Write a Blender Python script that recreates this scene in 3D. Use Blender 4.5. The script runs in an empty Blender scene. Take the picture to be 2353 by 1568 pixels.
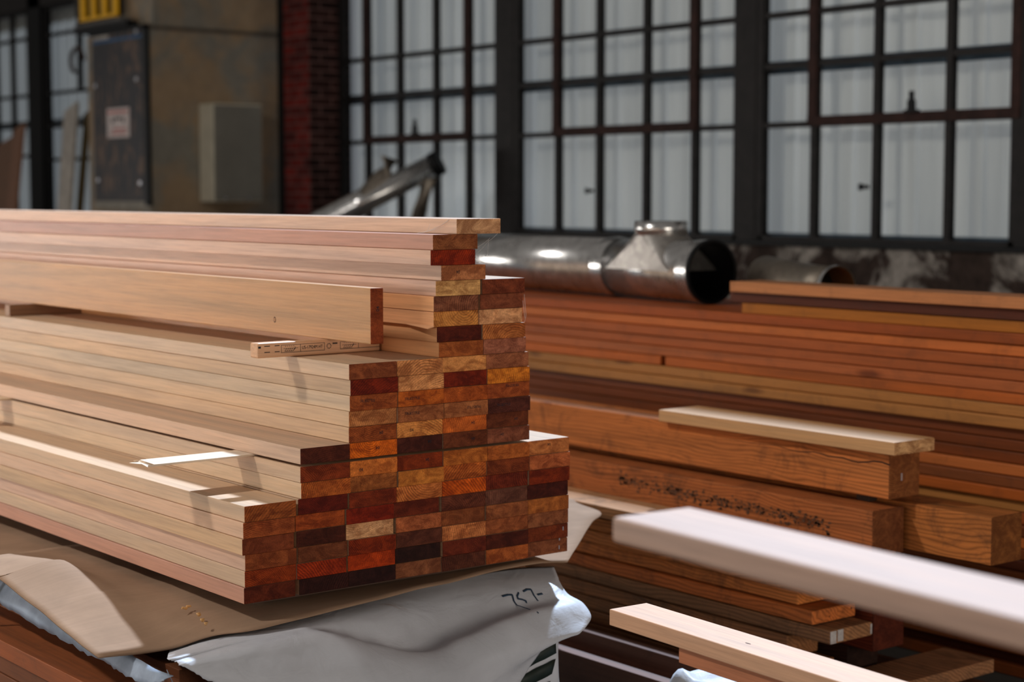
import bpy, bmesh, math, random
from mathutils import Vector, Matrix, noise
from mathutils.bvhtree import BVHTree

random.seed(7)
SC = bpy.context.scene
COL = SC.collection
ZS = 0.62                      # height of the underside of the stepped stack
SIDE_K, END_K = 1.0, 1.0

# ------------------------------------------------------------------ helpers
def lin(c):
    def f(v):
        v = v / 255.0
        return v / 12.92 if v <= 0.04045 else ((v + 0.055) / 1.055) ** 2.4
    return tuple(f(v) for v in c)

def link(o, parent=None):
    COL.objects.link(o)
    if parent is not None:
        o.parent = parent
    return o

def tag(o, label=None, cat=None, group=None, kind=None):
    if label: o['label'] = label
    if cat: o['category'] = cat
    if group: o['group'] = group
    if kind: o['kind'] = kind
    return o

def mesh_obj(name, bm, mats, parent=None, smooth=False):
    me = bpy.data.meshes.new(name)
    bm.normal_update()
    bm.to_mesh(me)
    bm.free()
    for m in (mats if isinstance(mats, (list, tuple)) else [mats]):
        me.materials.append(m)
    if smooth:
        for p in me.polygons: p.use_smooth = True
    return link(bpy.data.objects.new(name, me), parent)

def empty(name, loc=(0, 0, 0), rz=0.0):
    o = bpy.data.objects.new(name, None)
    o.empty_display_size = 0.1
    o.location = loc
    o.rotation_euler = (0, 0, rz)
    return link(o)

def add_box(bm, lo, hi, mat=0, bev=0.0):
    lo, hi = Vector(lo), Vector(hi)
    vs = [bm.verts.new((x, y, z)) for x in (lo.x, hi.x) for y in (lo.y, hi.y) for z in (lo.z, hi.z)]
    q = [(0, 1, 3, 2), (4, 6, 7, 5), (0, 4, 5, 1), (2, 3, 7, 6), (0, 2, 6, 4), (1, 5, 7, 3)]
    fs = [bm.faces.new([vs[i] for i in f]) for f in q]
    for f in fs: f.material_index = mat
    if bev > 0:
        es = list({e for f in fs for e in f.edges})
        bmesh.ops.bevel(bm, geom=es, offset=bev, segments=2, profile=0.5, affect='EDGES')
    return vs

def add_tube(bm, pts, r, n=10, mat=0, cap=True):
    pts = [Vector(p) for p in pts]
    rs = r if isinstance(r, (list, tuple)) else [r] * len(pts)
    rings = []
    for i, p in enumerate(pts):
        d = (pts[min(i + 1, len(pts) - 1)] - pts[max(i - 1, 0)]).normalized()
        a = Vector((0, 0, 1)) if abs(d.z) < 0.9 else Vector((1, 0, 0))
        u = d.cross(a).normalized(); v = d.cross(u)
        rings.append([bm.verts.new(p + (u * math.cos(t) + v * math.sin(t)) * rs[i])
                      for t in [2 * math.pi * k / n for k in range(n)]])
    for a, b in zip(rings, rings[1:]):
        for k in range(n):
            f = bm.faces.new((a[k], a[(k + 1) % n], b[(k + 1) % n], b[k])); f.material_index = mat; f.smooth = True
    if cap:
        for rg in (rings[0][::-1], rings[-1]):
            f = bm.faces.new(rg); f.material_index = mat
    return rings

# ------------------------------------------------------------------ materials
class NT:
    def __init__(s, name):
        s.m = bpy.data.materials.new(name); s.m.use_nodes = True
        s.t = s.m.node_tree; s.t.nodes.clear()
        s.out = s.t.nodes.new('ShaderNodeOutputMaterial')
    def n(s, typ, ins=None, **kw):
        nd = s.t.nodes.new(typ)
        for k, v in kw.items(): setattr(nd, k, v)
        for k, v in (ins or {}).items():
            sk = nd.inputs[k]
            if hasattr(v, 'is_output') or isinstance(v, bpy.types.NodeSocket): s.t.links.new(v, sk)
            else: sk.default_value = v
        return nd
    def math(s, op, a, b=0.0, c=0.0):
        return s.n('ShaderNodeMath', {0: a, 1: b, 2: c}, operation=op).outputs[0]
    def vmath(s, op, a, b=(0, 0, 0)):
        nd = s.n('ShaderNodeVectorMath', {0: a, 1: b}, operation=op)
        return nd.outputs[0]
    def mix(s, fac, a, b, mode='MIX'):
        nd = s.t.nodes.new('ShaderNodeMix'); nd.data_type = 'RGBA'; nd.blend_type = mode
        for k, v in ((0, fac), (6, a), (7, b)):
            if isinstance(v, bpy.types.NodeSocket): s.t.links.new(v, nd.inputs[k])
            else: nd.inputs[k].default_value = (tuple(v) + (1.0,))[:4] if k else v
        return nd.outputs[2]
    def ramp(s, fac, stops, interp='LINEAR'):
        nd = s.n('ShaderNodeValToRGB', {0: fac}); r = nd.color_ramp; r.interpolation = interp
        while len(r.elements) < len(stops): r.elements.new(0.5)
        for e, (p, c) in zip(r.elements, stops):
            e.position = p
            e.color = (c, c, c, 1) if isinstance(c, (int, float)) else (tuple(c) + (1,))[:4]
        return nd.outputs[0]
    def noise(s, vec, scale, detail=3.0, rough=0.55, dist=0.0):
        return s.n('ShaderNodeTexNoise', {'Vector': vec, 'Scale': scale, 'Detail': detail, 'Roughness': rough, 'Distortion': dist}).outputs[0]
    def fin(s, color, rough=0.6, metal=0.0, bump=None, bstr=0.2, spec=0.3, **extra):
        b = s.n('ShaderNodeBsdfPrincipled')
        ins = {'Base Color': color, 'Roughness': rough, 'Metallic': metal, 'Specular IOR Level': spec}; ins.update(extra)
        for k, v in ins.items():
            if isinstance(v, bpy.types.NodeSocket): s.t.links.new(v, b.inputs[k])
            else: b.inputs[k].default_value = (tuple(v) + (1,))[:4] if k == 'Base Color' else v
        if bump is not None:
            bn = s.n('ShaderNodeBump', {'Height': bump, 'Strength': bstr, 'Distance': 0.004})
            s.t.links.new(bn.outputs[0], b.inputs['Normal'])
        s.t.links.new(b.outputs[0], s.out.inputs[0])
        return s.m

def obj_coord(s):
    oi = s.n('ShaderNodeObjectInfo')
    tc = s.n('ShaderNodeTexCoord')
    wn = s.n('ShaderNodeTexWhiteNoise', {'W': s.math('MULTIPLY', oi.outputs['Random'], 917.0)}, noise_dimensions='1D')
    return oi, tc.outputs['Object'], wn.outputs['Color']

def wood_side(name, mode='tone', tones=None, grain=0.22, rough=0.5, dirt=0.0, knots=0.0, axis='Y', contrast=1.0, spec=0.35, lines=0.0):
    s = NT(name); oi, p, rnd = obj_coord(s)
    off = s.vmath('SCALE', rnd); off.node.inputs[3].default_value = 37.0
    q = s.vmath('ADD', p, off)
    st = (14, 0.55, 14) if axis == 'Y' else (0.55, 14, 14)
    band = s.noise(s.vmath('MULTIPLY', q, st), 1.0, 4, 0.6, 0.6)
    st2 = (160, 5.0, 160) if axis == 'Y' else (5.0, 160, 160)
    fine = s.noise(s.vmath('MULTIPLY', q, st2), 1.0, 3, 0.6, 0.2)
    blot = s.noise(q, 2.2, 2, 0.5)
    if mode == 'tone':
        base = s.ramp(oi.outputs['Alpha'], tones)
    else:
        base = oi.outputs['Color']
    k1 = s.ramp(band, [(0.25, 1.0 - grain * contrast), (0.5, 1.0), (0.75, 1.0 + 0.12 * contrast)])
    col = s.mix(1.0, base, k1, 'MULTIPLY')
    warm = s.mix(s.ramp(band, [(0.35, 0.0), (0.62, 0.55)]), col, s.mix(1.0, col, (1.06, 0.94, 0.80), 'MULTIPLY'))
    k2 = s.ramp(fine, [(0.3, 0.84), (0.6, 1.05)])
    col = s.mix(1.0, warm, k2, 'MULTIPLY')
    if lines > 0:
        sz = s.n('ShaderNodeSeparateXYZ', {0: q}).outputs
        wv = s.math('MULTIPLY_ADD', s.noise(s.vmath('MULTIPLY', q, (5, 1.3, 5)), 1.0, 3, 0.5, 0.5), 60.0, s.math('MULTIPLY', s.math('ADD', sz[2], s.math('MULTIPLY', sz[0], .6)), 520.0))
        col = s.mix(1.0, col, s.ramp(s.math('MULTIPLY_ADD', s.math('SINE', wv), .5, .5), [(0.0, 1.0 - lines), (0.4, 1.0), (1.0, 1.0 + lines * .3)]), 'MULTIPLY')
    if knots > 0:
        kv = s.vmath('MULTIPLY', q, (9, 2.2, 9))
        vo = s.n('ShaderNodeTexVoronoi', {'Vector': kv, 'Scale': 1.0})
        kf = s.ramp(vo.outputs['Distance'], [(0.07, 1.0), (0.16, 0.0)])
        pick = s.math('GREATER_THAN', s.noise(kv, 0.35, 0, 0.5), 1.0 - knots)
        col = s.mix(s.math('MULTIPLY', s.math('MULTIPLY', kf, pick), 0.7), col, s.mix(1.0, col, (0.25, 0.16, 0.1), 'MULTIPLY'))
    if dirt > 0:
        d = s.ramp(s.noise(q, 7.0, 6, 0.75, 0.8), [(0.52, 0.0), (0.68, 1.0)])
        col = s.mix(s.math('MULTIPLY', d, dirt), col, (0.035, 0.022, 0.015))
    return s.fin(col, rough, bump=fine, bstr=0.12, spec=spec)

def wood_end(name, rough=0.75, k=1.0, mott=0.75):
    s = NT(name); oi, p, rnd = obj_coord(s)
    sp = s.n('ShaderNodeSeparateXYZ', {0: p}); rs = s.n('ShaderNodeSeparateColor', {0: rnd})
    off = s.vmath('SCALE', rnd); off.node.inputs[3].default_value = 51.0
    q = s.vmath('ADD', p, off)
    wob = s.math('MULTIPLY', s.math('SUBTRACT', s.noise(q, 16.0, 4, 0.65), 0.5), 0.016)
    cx = s.math('MULTIPLY_ADD', rs.outputs[0], 0.44, -0.22)
    cz = s.math('MULTIPLY_ADD', rs.outputs[1], 0.30, -0.22)
    dx = s.math('SUBTRACT', sp.outputs[0], cx); dz = s.math('SUBTRACT', sp.outputs[2], cz)
    d = s.math('SQRT', s.math('ADD', s.math('MULTIPLY', dx, dx), s.math('MULTIPLY', dz, dz)))
    d = s.math('ADD', d, wob)
    freq = s.math('MULTIPLY_ADD', rs.outputs[2], 1300.0, 900.0)
    ring = s.math('MULTIPLY_ADD', s.math('SINE', s.math('MULTIPLY', d, freq)), 0.5, 0.5)
    k1 = s.ramp(ring, [(0.0, 0.62), (0.5, 0.98), (1.0, 1.35)])
    amt = s.ramp(s.noise(q, 9.0, 2, 0.5), [(0.35, 0.15), (0.65, 1.0)])
    base = s.mix(1.0, oi.outputs['Color'], (k, k, k), 'MULTIPLY') if k != 1.0 else oi.outputs['Color']
    col = s.mix(amt, base, s.mix(1.0, base, k1, 'MULTIPLY'))
    mo = s.ramp(s.noise(s.vmath('MULTIPLY', q, (1, 1, 1.7)), 17.0, 6, 0.68, 1.3), [(0.40, 1.0), (0.62, 0.0)])
    col = s.mix(s.math('MULTIPLY', mo, mott), col, s.mix(1.0, col, (0.34, 0.22, 0.17), 'MULTIPLY'))
    li = s.ramp(s.noise(q, 26.0, 4, 0.6, 0.5), [(0.52, 0.0), (0.74, 0.8)])
    col = s.mix(li, col, s.mix(1.0, col, (1.5, 1.5, 1.45), 'MULTIPLY'))
    sk = s.ramp(s.noise(q, 330.0, 4, 0.75), [(0.3, 0.66), (0.7, 1.28)])
    col = s.mix(1.0, col, sk, 'MULTIPLY')
    return s.fin(col, rough, bump=ring, bstr=0.06, spec=0.15)

TONES = [(0.0, lin((168, 114, 92))), (0.3, lin((200, 160, 138))), (0.55, lin((198, 168, 136))), (0.8, lin((182, 130, 78))), (1.0, lin((224, 164, 118)))]
M_SIDE = wood_side('planed_cedar_side', 'tone', TONES, grain=0.27, rough=0.46, spec=0.4)
M_END = wood_end('sawn_end_grain')
M_PALE = wood_side('pale_planed_board', 'obj', grain=0.12, rough=0.5)
M_FIR = wood_side('reddish_fir_side', 'obj', grain=0.35, rough=0.6, dirt=0.25, knots=0.35, contrast=1.2, spec=0.2)
M_OLD = wood_side('weathered_timber_side', 'obj', grain=0.45, rough=0.7, dirt=0.5, knots=0.4, contrast=1.2, spec=0.15, lines=0.36)
M_DEND = wood_end('dark_timber_end', 0.85, k=0.42, mott=0.6)
M_LATH = wood_side('lath_side', 'obj', grain=0.15, axis='X')

def plain(name, c, rough=0.6, metal=0.0, var=0.25, scale=8.0, spec=0.3, bump=0.0, srgb=True):
    s = NT(name)
    tc = s.n('ShaderNodeTexCoord').outputs['Object']
    nz = s.noise(tc, scale, 4, 0.6)
    base = lin(c) if srgb else c
    col = s.mix(1.0, base, s.ramp(nz, [(0.3, 1 - var), (0.7, 1 + var * 0.6)]), 'MULTIPLY')
    return s.fin(col, rough, metal, bump=nz if bump else None, bstr=bump, spec=spec)

M_INK = plain('black_ink', (28, 26, 34), 0.8, var=0.3, scale=90)
M_BLUEINK = plain('blue_marker', (40, 62, 84), 0.7, var=0.2)
M_STEEL = plain('dark_window_steel', (26, 22, 21), 0.65, var=0.5, scale=14, spec=0.25)
M_RUST = plain('rusty_window_steel', (46, 27, 22), 0.75, var=0.5, scale=16, spec=0.2)
M_GIRT = plain('blue_grey_girt', (62, 76, 92), 0.6, var=0.35, scale=12)
M_BLACK = plain('black_paint', (14, 14, 15), 0.6, var=0.3, spec=0.2)
M_FLOOR = plain('grey_concrete_floor', (70, 66, 62), 0.85, var=0.35, scale=3)
M_CARD_IN = None

def corrugated_mat():
    s = NT('translucent_white_panel')
    tc = s.n('ShaderNodeTexCoord').outputs['Object']
    st = s.noise(s.vmath('MULTIPLY', tc, (1, 9, 0.4)), 1.0, 4, 0.6)
    gr = s.noise(tc, 0.5, 2, 0.5)
    col = s.mix(1.0, lin((222, 210, 200)), s.ramp(st, [(0.3, 0.86), (0.65, 1.05)]), 'MULTIPLY')
    col = s.mix(1.0, col, s.ramp(gr, [(0.3, 0.92), (0.7, 1.05)]), 'MULTIPLY')
    df = s.n('ShaderNodeBsdfDiffuse', {'Color': col}); tr = s.n('ShaderNodeBsdfTranslucent', {'Color': col})
    mx = s.n('ShaderNodeMixShader', {0: PANEL_T, 1: df.outputs[0], 2: tr.outputs[0]})
    s.t.links.new(mx.outputs[0], s.out.inputs[0]); return s.m
PANEL_T = 0.20
M_PANEL = corrugated_mat()

def glass_mat():
    s = NT('dusty_window_glass')
    tr = s.n('ShaderNodeBsdfTransparent', {'Color': (0.90, 0.93, 0.93, 1)})
    gl = s.n('ShaderNodeBsdfGlossy', {'Color': (0.6, 0.65, 0.7, 1), 'Roughness': 0.15})
    lw = s.n('ShaderNodeLayerWeight', {'Blend': 0.12})
    mx = s.n('ShaderNodeMixShader', {0: s.math('MULTIPLY', lw.outputs['Fresnel'], 0.18), 1: tr.outputs[0], 2: gl.outputs[0]})
    s.t.links.new(mx.outputs[0], s.out.inputs[0]); return s.m
M_GLASS = glass_mat()

def galv_mat(name, c=(150, 150, 150), rough=0.28):
    s = NT(name)
    tc = s.n('ShaderNodeTexCoord').outputs['Object']
    vo = s.n('ShaderNodeTexVoronoi', {'Vector': tc, 'Scale': 34.0})
    sp = s.ramp(vo.outputs['Color'], [(0.2, 0.85), (0.8, 1.1)])
    st = s.noise(tc, 4.0, 4, 0.6)
    col = s.mix(1.0, lin(c), sp, 'MULTIPLY')
    col = s.mix(s.ramp(st, [(0.45, 0.0), (0.75, 0.35)]), col, lin((95, 85, 74)))
    rg = s.ramp(st, [(0.3, rough * 0.8), (0.8, rough * 1.5)])
    return s.fin(col, rg, 0.92, spec=0.5)
M_GALV = galv_mat('galvanised_steel', (206, 204, 202), 0.23)
M_GALV_D = galv_mat('dusty_galvanised_steel', (132, 122, 110), 0.45)

def brick_mat(name, c1, c2, cm):
    s = NT(name)
    tc = s.n('ShaderNodeTexCoord').outputs['Object']
    sp = s.n('ShaderNodeSeparateXYZ', {0: tc})
    u = s.math('ADD', sp.outputs[0], sp.outputs[1])
    v = s.n('ShaderNodeCombineXYZ', {0: u, 1: sp.outputs[2], 2: 0.0}).outputs[0]
    br = s.n('ShaderNodeTexBrick', {'Vector': v, 'Scale': 1.0, 'Mortar Size': 0.006, 'Brick Width': 0.21, 'Row Height': 0.072,
                                  'Color1': lin(c1) + (1,), 'Color2': lin(c2) + (1,), 'Mortar': lin(cm) + (1,)})
    nz = s.noise(tc, 6.0, 4, 0.6)
    col = s.mix(1.0, br.outputs[0], s.ramp(nz, [(0.3, 0.55), (0.7, 1.2)]), 'MULTIPLY')
    return s.fin(col, 0.85, bump=br.outputs[1], bstr=-0.4, spec=0.15)
M_BRICK = brick_mat('old_red_brick', (118, 36, 30), (74, 26, 24), (104, 72, 66))
M_BRICK_D = brick_mat('shaded_brick', (58, 34, 30), (38, 24, 22), (112, 82, 76))  # darker brick copy: shade of the pillar's right side put into the colour

def masonry_mat():
    s = NT('peeling_painted_masonry')
    tc = s.n('ShaderNodeTexCoord').outputs['Object']
    a = s.noise(tc, 2.2, 6, 0.65, 0.6); b = s.noise(tc, 16.0, 4, 0.7)
    col = s.mix(s.ramp(a, [(0.47, 0.0), (0.56, 1.0)]), lin((58, 47, 42)), lin((150, 142, 134)))
    col = s.mix(1.0, col, s.ramp(b, [(0.3, 0.5), (0.7, 1.15)]), 'MULTIPLY')
    return s.fin(col, 0.9, bump=b, bstr=0.5, spec=0.1)
M_MASON = masonry_mat()

def beige_mat():
    s = NT('faded_beige_panel_paint')
    tc = s.n('ShaderNodeTexCoord').outputs['Object']
    a = s.noise(tc, 1.7, 4, 0.6, 0.7)
    col = s.mix(s.ramp(a, [(0.45, 0.0), (0.6, 1.0)]), lin((158, 134, 106)), lin((134, 128, 116)))
    st = s.ramp(s.noise(tc, 9.0, 3, 0.6), [(0.35, 0.88), (0.7, 1.06)])
    return s.fin(s.mix(1.0, col, st, 'MULTIPLY'), 0.65, spec=0.25)
M_BEIGE = beige_mat()

def mottled_mat():
    s = NT('scuffed_dark_metal')
    tc = s.n('ShaderNodeTexCoord').outputs['Object']
    a = s.noise(s.vmath('MULTIPLY', tc, (1, 2.4, 1.0)), 3.2, 5, 0.6, 1.6)
    col = s.mix(s.ramp(a, [(0.5, 0.0), (0.66, 1.0)]), lin((44, 42, 46)), lin((112, 86, 68)))
    return s.fin(col, 0.6, spec=0.3)
M_MOTTLE = mottled_mat()

def card_mat():
    s = NT('brown_cardboard')
    tc = s.n('ShaderNodeTexCoord').outputs['Object']
    a = s.noise(tc, 5.0, 5, 0.6, 0.4); fl = s.noise(s.vmath('MULTIPLY', tc, (3, 90, 3)), 1.0, 2, 0.5)
    col = s.mix(1.0, lin((150, 121, 98)), s.ramp(a, [(0.3, 0.82), (0.7, 1.1)]), 'MULTIPLY')
    col = s.mix(1.0, col, s.ramp(fl, [(0.3, 0.95), (0.7, 1.03)]), 'MULTIPLY')
    return s.fin(col, 0.85, bump=fl, bstr=0.1, spec=0.1)
M_CARD = card_mat()

def wrap_mat():
    s = NT('white_lumber_wrap')
    tc = s.n('ShaderNodeTexCoord').outputs['Object']
    wv = s.noise(s.vmath('MULTIPLY', tc, (40, 40, 300)), 1.0, 2, 0.5)
    a = s.noise(tc, 6.0, 4, 0.6, 0.5)
    col = s.mix(1.0, lin((192, 192, 197)), s.ramp(a, [(0.3, 0.88), (0.7, 1.03)]), 'MULTIPLY')
    ru = s.ramp(s.noise(s.vmath('ADD', tc, (3.1, 0, 1.7)), 7.0, 6, 0.75, 0.6), [(0.66, 0.0), (0.76, 0.55)])
    col = s.mix(ru, col, lin((150, 110, 84)))
    cr = s.noise(tc, 11.0, 4, 0.55, 1.2)
    hb = s.math('ADD', s.math('MULTIPLY', cr, 3.0), s.math('MULTIPLY', wv, 0.25))
    return s.fin(col, 0.5, bump=hb, bstr=0.35, spec=0.3)
M_WRAP = wrap_mat()
M_WRAP_IN = plain('blue_grey_wrap_underside', (136, 146, 160), 0.6, var=0.25, scale=14, bump=0.3)
M_STRIPE = plain('dark_green_print', (24, 34, 26), 0.5, var=0.2)

# ------------------------------------------------------------------ boards
def board(name, label, cat, group, x, y, z, end_rgb=(150, 90, 50), tone=0.5, mats=None, rz=0.0, bev=0.0015, pivot=None, rx=0.0, gain=1.0):
    """x,y,z are (lo,hi) extents; built about its own centre."""
    c = Vector(((x[0] + x[1]) / 2, (y[0] + y[1]) / 2, (z[0] + z[1]) / 2))
    h = Vector(((x[1] - x[0]) / 2, (y[1] - y[0]) / 2, (z[1] - z[0]) / 2))
    bm = bmesh.new()
    add_box(bm, -h, h, 0, bev)
    bm.normal_update()
    for f in bm.faces:
        ax = 1 if not (mats and len(mats) > 2) else 0
        if abs(f.normal[ax]) > (0.25 if ax else 0.8): f.material_index = 1
    o = mesh_obj(name, bm, (mats or (M_SIDE, M_END))[:2])
    o.location = c
    if rz or rx:
        pv = Vector(pivot) if pivot else c
        R = Matrix.Rotation(rz, 4, 'Z') @ Matrix.Rotation(rx, 4, 'X')
        o.location = pv + R @ (c - pv); o.rotation_euler = (rx, 0, rz)
    o.color = tuple(max(.0025, min(.9, v * gain)) for v in lin(end_rgb)) + (tone,)
    return tag(o, label, cat, group)

def text_mesh(name, txt, size, mat, parent, M, sx=1.0, depth=0.0002):
    cu = bpy.data.curves.new(name, 'FONT'); cu.body = txt; cu.size = size; cu.align_x = 'CENTER'; cu.align_y = 'CENTER'
    cu.extrude = depth
    t = bpy.data.objects.new(name + '_tmp', cu); COL.objects.link(t)
    bpy.context.view_layer.update()
    me = bpy.data.meshes.new_from_object(t.evaluated_get(bpy.context.evaluated_depsgraph_get()))
    bpy.data.objects.remove(t); bpy.data.curves.remove(cu)
    me.name = name; me.materials.clear(); me.materials.append(mat)
    me.transform(Matrix.Diagonal((sx, 1, 1, 1)))
    o = link(bpy.data.objects.new(name, me), parent)
    o.matrix_local = M
    return o

FRONT = Matrix.Rotation(math.pi / 2, 4, 'X')          # text plane facing -Y
def stamp(parent, txt, x, z, size, flip=False, sx=1.0, turn=0.0, hy=None, name='ink_stamp', mat=None):
    hy = parent.dimensions.y / 2 if hy is None else hy
    M = Matrix.Translation((x, -hy - 0.0003, z)) @ FRONT @ Matrix.Rotation(math.pi * (1 if flip else 0) + turn, 4, 'Z')
    return text_mesh(name, txt, size, mat or M_INK, parent, M, sx)

# ---- the stepped stack: seven columns of planed boards, X centres in mm from the bottom up
P, LT, W = 0.0388, 0.0055, 0.1397
XC = {'A': [59, 63, 64, 55, 58, 62],
      'B': [210, 203, 208, 204, 203, 211, 217, 216, 216],
      'C': [351, 349, 350, 345, 345, 354, 357, 356, 357, 356, 358, 358, 359, 355],
      'D': [491, 490, 494, 492, 486, 494, 498, 497, 497, 496, 498, 499, 499, 496],
      'E': [631, 633, 634, 632, 631, 634, 638, 637, 637, 637, 639, 639, 640, 636, 627, 622, 612, 610, 615, 632, 600, 608, 680],
      'F': [772, 773, 774, 773, 771, 775, 778, 777, 778, 777, 779, 779, 780, 776, 769, 763, 752, 756, 762],
      'G': [912, 914, 915, 913, 911, 915, 918, 918]}
# colour of each sawn end as (word, sRGB), from the bottom up
d_, m_, r_, o_, b_, t_, p_, y_, c_ = 'near-black', 'maroon', 'red-brown', 'orange', 'brown', 'tan', 'pale', 'bright amber', 'chocolate'
EC = {'A': [(m_, 95, 36, 16), (r_, 140, 52, 14), (b_, 145, 72, 34), (b_, 122, 56, 28), (o_, 155, 75, 34), (o_, 150, 76, 32)],
      'B': [(d_, 52, 20, 14), (r_, 150, 45, 10), (b_, 118, 62, 34), (d_, 72, 28, 14), (o_, 160, 70, 26), (m_, 100, 26, 10), (o_, 180, 90, 34), (r_, 130, 50, 18), (d_, 84, 34, 18)],
      'C': [(d_, 48, 20, 16), (r_, 172, 56, 10), (r_, 130, 42, 10), (p_, 214, 158, 110), (m_, 128, 32, 8), (m_, 122, 44, 16), (b_, 158, 88, 40), (o_, 205, 112, 46), (y_, 210, 96, 18), (b_, 150, 72, 30), (t_, 178, 110, 62), (b_, 158, 78, 34), (m_, 118, 32, 8), (c_, 140, 72, 38)],
      'D': [(b_, 134, 78, 48), (d_, 46, 20, 14), (c_, 92, 46, 30), (t_, 172, 92, 52), (m_, 106, 38, 16), (o_, 190, 106, 50), (o_, 196, 116, 46), (m_, 128, 46, 12), (d_, 78, 32, 20), (y_, 210, 132, 66), (b_, 160, 92, 52), (o_, 186, 90, 28), (t_, 208, 138, 84), (t_, 204, 132, 78)],
      'E': [(c_, 84, 40, 24), (m_, 102, 36, 16), (o_, 190, 112, 62), (b_, 130, 68, 34), (c_, 98, 46, 28), (y_, 198, 82, 14), (o_, 180, 90, 34), (o_, 186, 102, 38), (c_, 108, 52, 26), (o_, 188, 90, 32), (t_, 172, 102, 58), (o_, 172, 80, 28), (m_, 116, 32, 8), (t_, 206, 134, 74), (b_, 170, 90, 40), (d_, 88, 28, 12), (t_, 200, 128, 62), (c_, 128, 74, 50), (p_, 216, 162, 100), (t_, 186, 116, 72), (r_, 136, 38, 6), (b_, 140, 80, 44), (p_, 204, 152, 108)],
      'F': [(o_, 166, 84, 36), (d_, 78, 28, 12), (b_, 142, 74, 38), (b_, 142, 78, 42), (c_, 104, 60, 44), (m_, 112, 38, 16), (m_, 124, 54, 22), (o_, 178, 94, 38), (c_, 128, 70, 46), (c_, 100, 46, 22), (d_, 84, 38, 26), (o_, 162, 78, 34), (y_, 212, 120, 34), (b_, 152, 88, 56), (b_, 162, 96, 70), (o_, 186, 108, 54), (p_, 214, 152, 104), (c_, 128, 66, 40), (m_, 122, 56, 30)],
      'G': [(b_, 128, 70, 40), (m_, 116, 48, 18), (b_, 134, 76, 44), (o_, 162, 90, 38), (d_, 72, 24, 12), (r_, 118, 38, 8), (b_, 176, 92, 50), (o_, 188, 112, 60)]}
TN = {'A': [.1, .5, .35, .62, .42, .5], 'B': [.5, .5, .5, .5, .5, .5, .55, .5, .42], 'C': [.5] * 8 + [.58, .62, .6, .55, .63, .5],
      'D': [.5] * 14, 'E': [.5] * 14 + [.9, .92, 1.0, .97, .3, .38, .33, .06, .4], 'F': [.5] * 19, 'G': [.5] * 8}  # tall column's upper peach tones put a warm glow into the board colour
ORD = ['', 'first', 'second', 'third', 'fourth', 'fifth', 'sixth', 'seventh', 'eighth', 'ninth', 'tenth', 'eleventh', 'twelfth',
       'thirteenth', 'fourteenth', 'fifteenth', 'sixteenth', 'seventeenth', 'eighteenth', 'nineteenth', 'twentieth', 'twenty-first', 'twenty-second', 'twenty-third']
CN = {'A': 'leftmost column', 'B': 'second column', 'C': 'third column', 'D': 'middle column', 'E': 'tall fifth column', 'F': 'sixth column', 'G': 'rightmost column'}
STAMPS = {('C', 12): ('TRUESTYLE', -.02, .004, .0098, 0), ('D', 12): ('TRUESTYLE', -.028, .0, .0098, 0), ('D', 11): ('TRUESTYLE', -.028, .002, .0098, 0),
          ('E', 11): ('TRUESTYLE', .025, .004, .0098, 1), ('F', 12): ('TRUESTYLE', .012, .012, .0098, 1), ('F', 11): ('TRUESTYLE', -.02, .002, .0098, 0),
          ('C', 10): ('04', .024, .0, .011, 1), ('C', 9): ('04', .012, .002, .011, 1), ('C', 8): ('04', -.038, -.004, .011, 0), ('D', 10): ('04', -.026, -.002, .011, 0),
          ('D', 9): ('04', .03, .004, .011, 1), ('D', 8): ('04', .022, .003, .011, 1), ('E', 10): ('04', .026, .002, .011, 1), ('E', 9): ('04', .024, .0, .011, 1),
          ('F', 10): ('04', .028, .001, .011, 1), ('F', 9): ('04', -.022, .003, .011, 1), ('G', 8): ('04', .0, .006, .011, 1), ('E', 20): ('04', -.018, .002, .011, 1)}
GRP = 'planed boards in the stepped stack'
BD = {}
for c in 'ABCDEFG':
    n = len(XC[c])
    for i in range(n):
        word, R, G, B = EC[c][i]
        z0 = ZS + i * P + (LT if i >= 8 else 0)
        x0 = XC[c][i] / 1000.0
        dy = random.uniform(-.0035, .0035)
        where = 'topmost' if i == n - 1 else ('lowest' if i == 0 else ORD[i + 1] + ' from bottom')
        st = STAMPS.get((c, i + 1))
        lab = '%s ended planed board%s, %s, %s of stepped stack' % (word, ' stamped ' + st[0] if st and st[0] == '04' else (' with stamped lettering' if st else ''), where, CN[c])
        o = board('planed_board', lab, 'board', GRP, (x0 - W / 2, x0 + W / 2), (dy, 3.35 + random.uniform(-.05, .05)), (z0, z0 + P - .0006), (R, G, B), TN[c][i],
                  bev=0.0014, gain=1.05)
        BD[(c, i + 1)] = o
        if st:
            stamp(o, st[0], st[1], st[2], st[3], bool(st[4]), 1.0 if st[0] == '04' else 0.92, hy=o.dimensions.y / 2)
# staples on the rightmost ends
M_STAPLE = plain('bright_staple', (190, 190, 196), 0.3, 0.6, var=0.1)
def bits(parent, name, items, mat):
    for (x, z, w, h) in items:
        bm = bmesh.new(); hy = parent.dimensions.y / 2
        add_box(bm, (x - w / 2, -hy - .0012, z - h / 2), (x + w / 2, -hy + .001, z + h / 2))
        mesh_obj(name, bm, mat, parent).color = lin((190, 140, 96)) + (1,)
bits(BD[('G', 2)], 'staple', [(.052, .006, .0025, .010)], M_STAPLE)
bits(BD[('G', 1)], 'staple', [(.040, -.005, .0025, .010), (.041, .017, .003, .006)], M_STAPLE)
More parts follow.
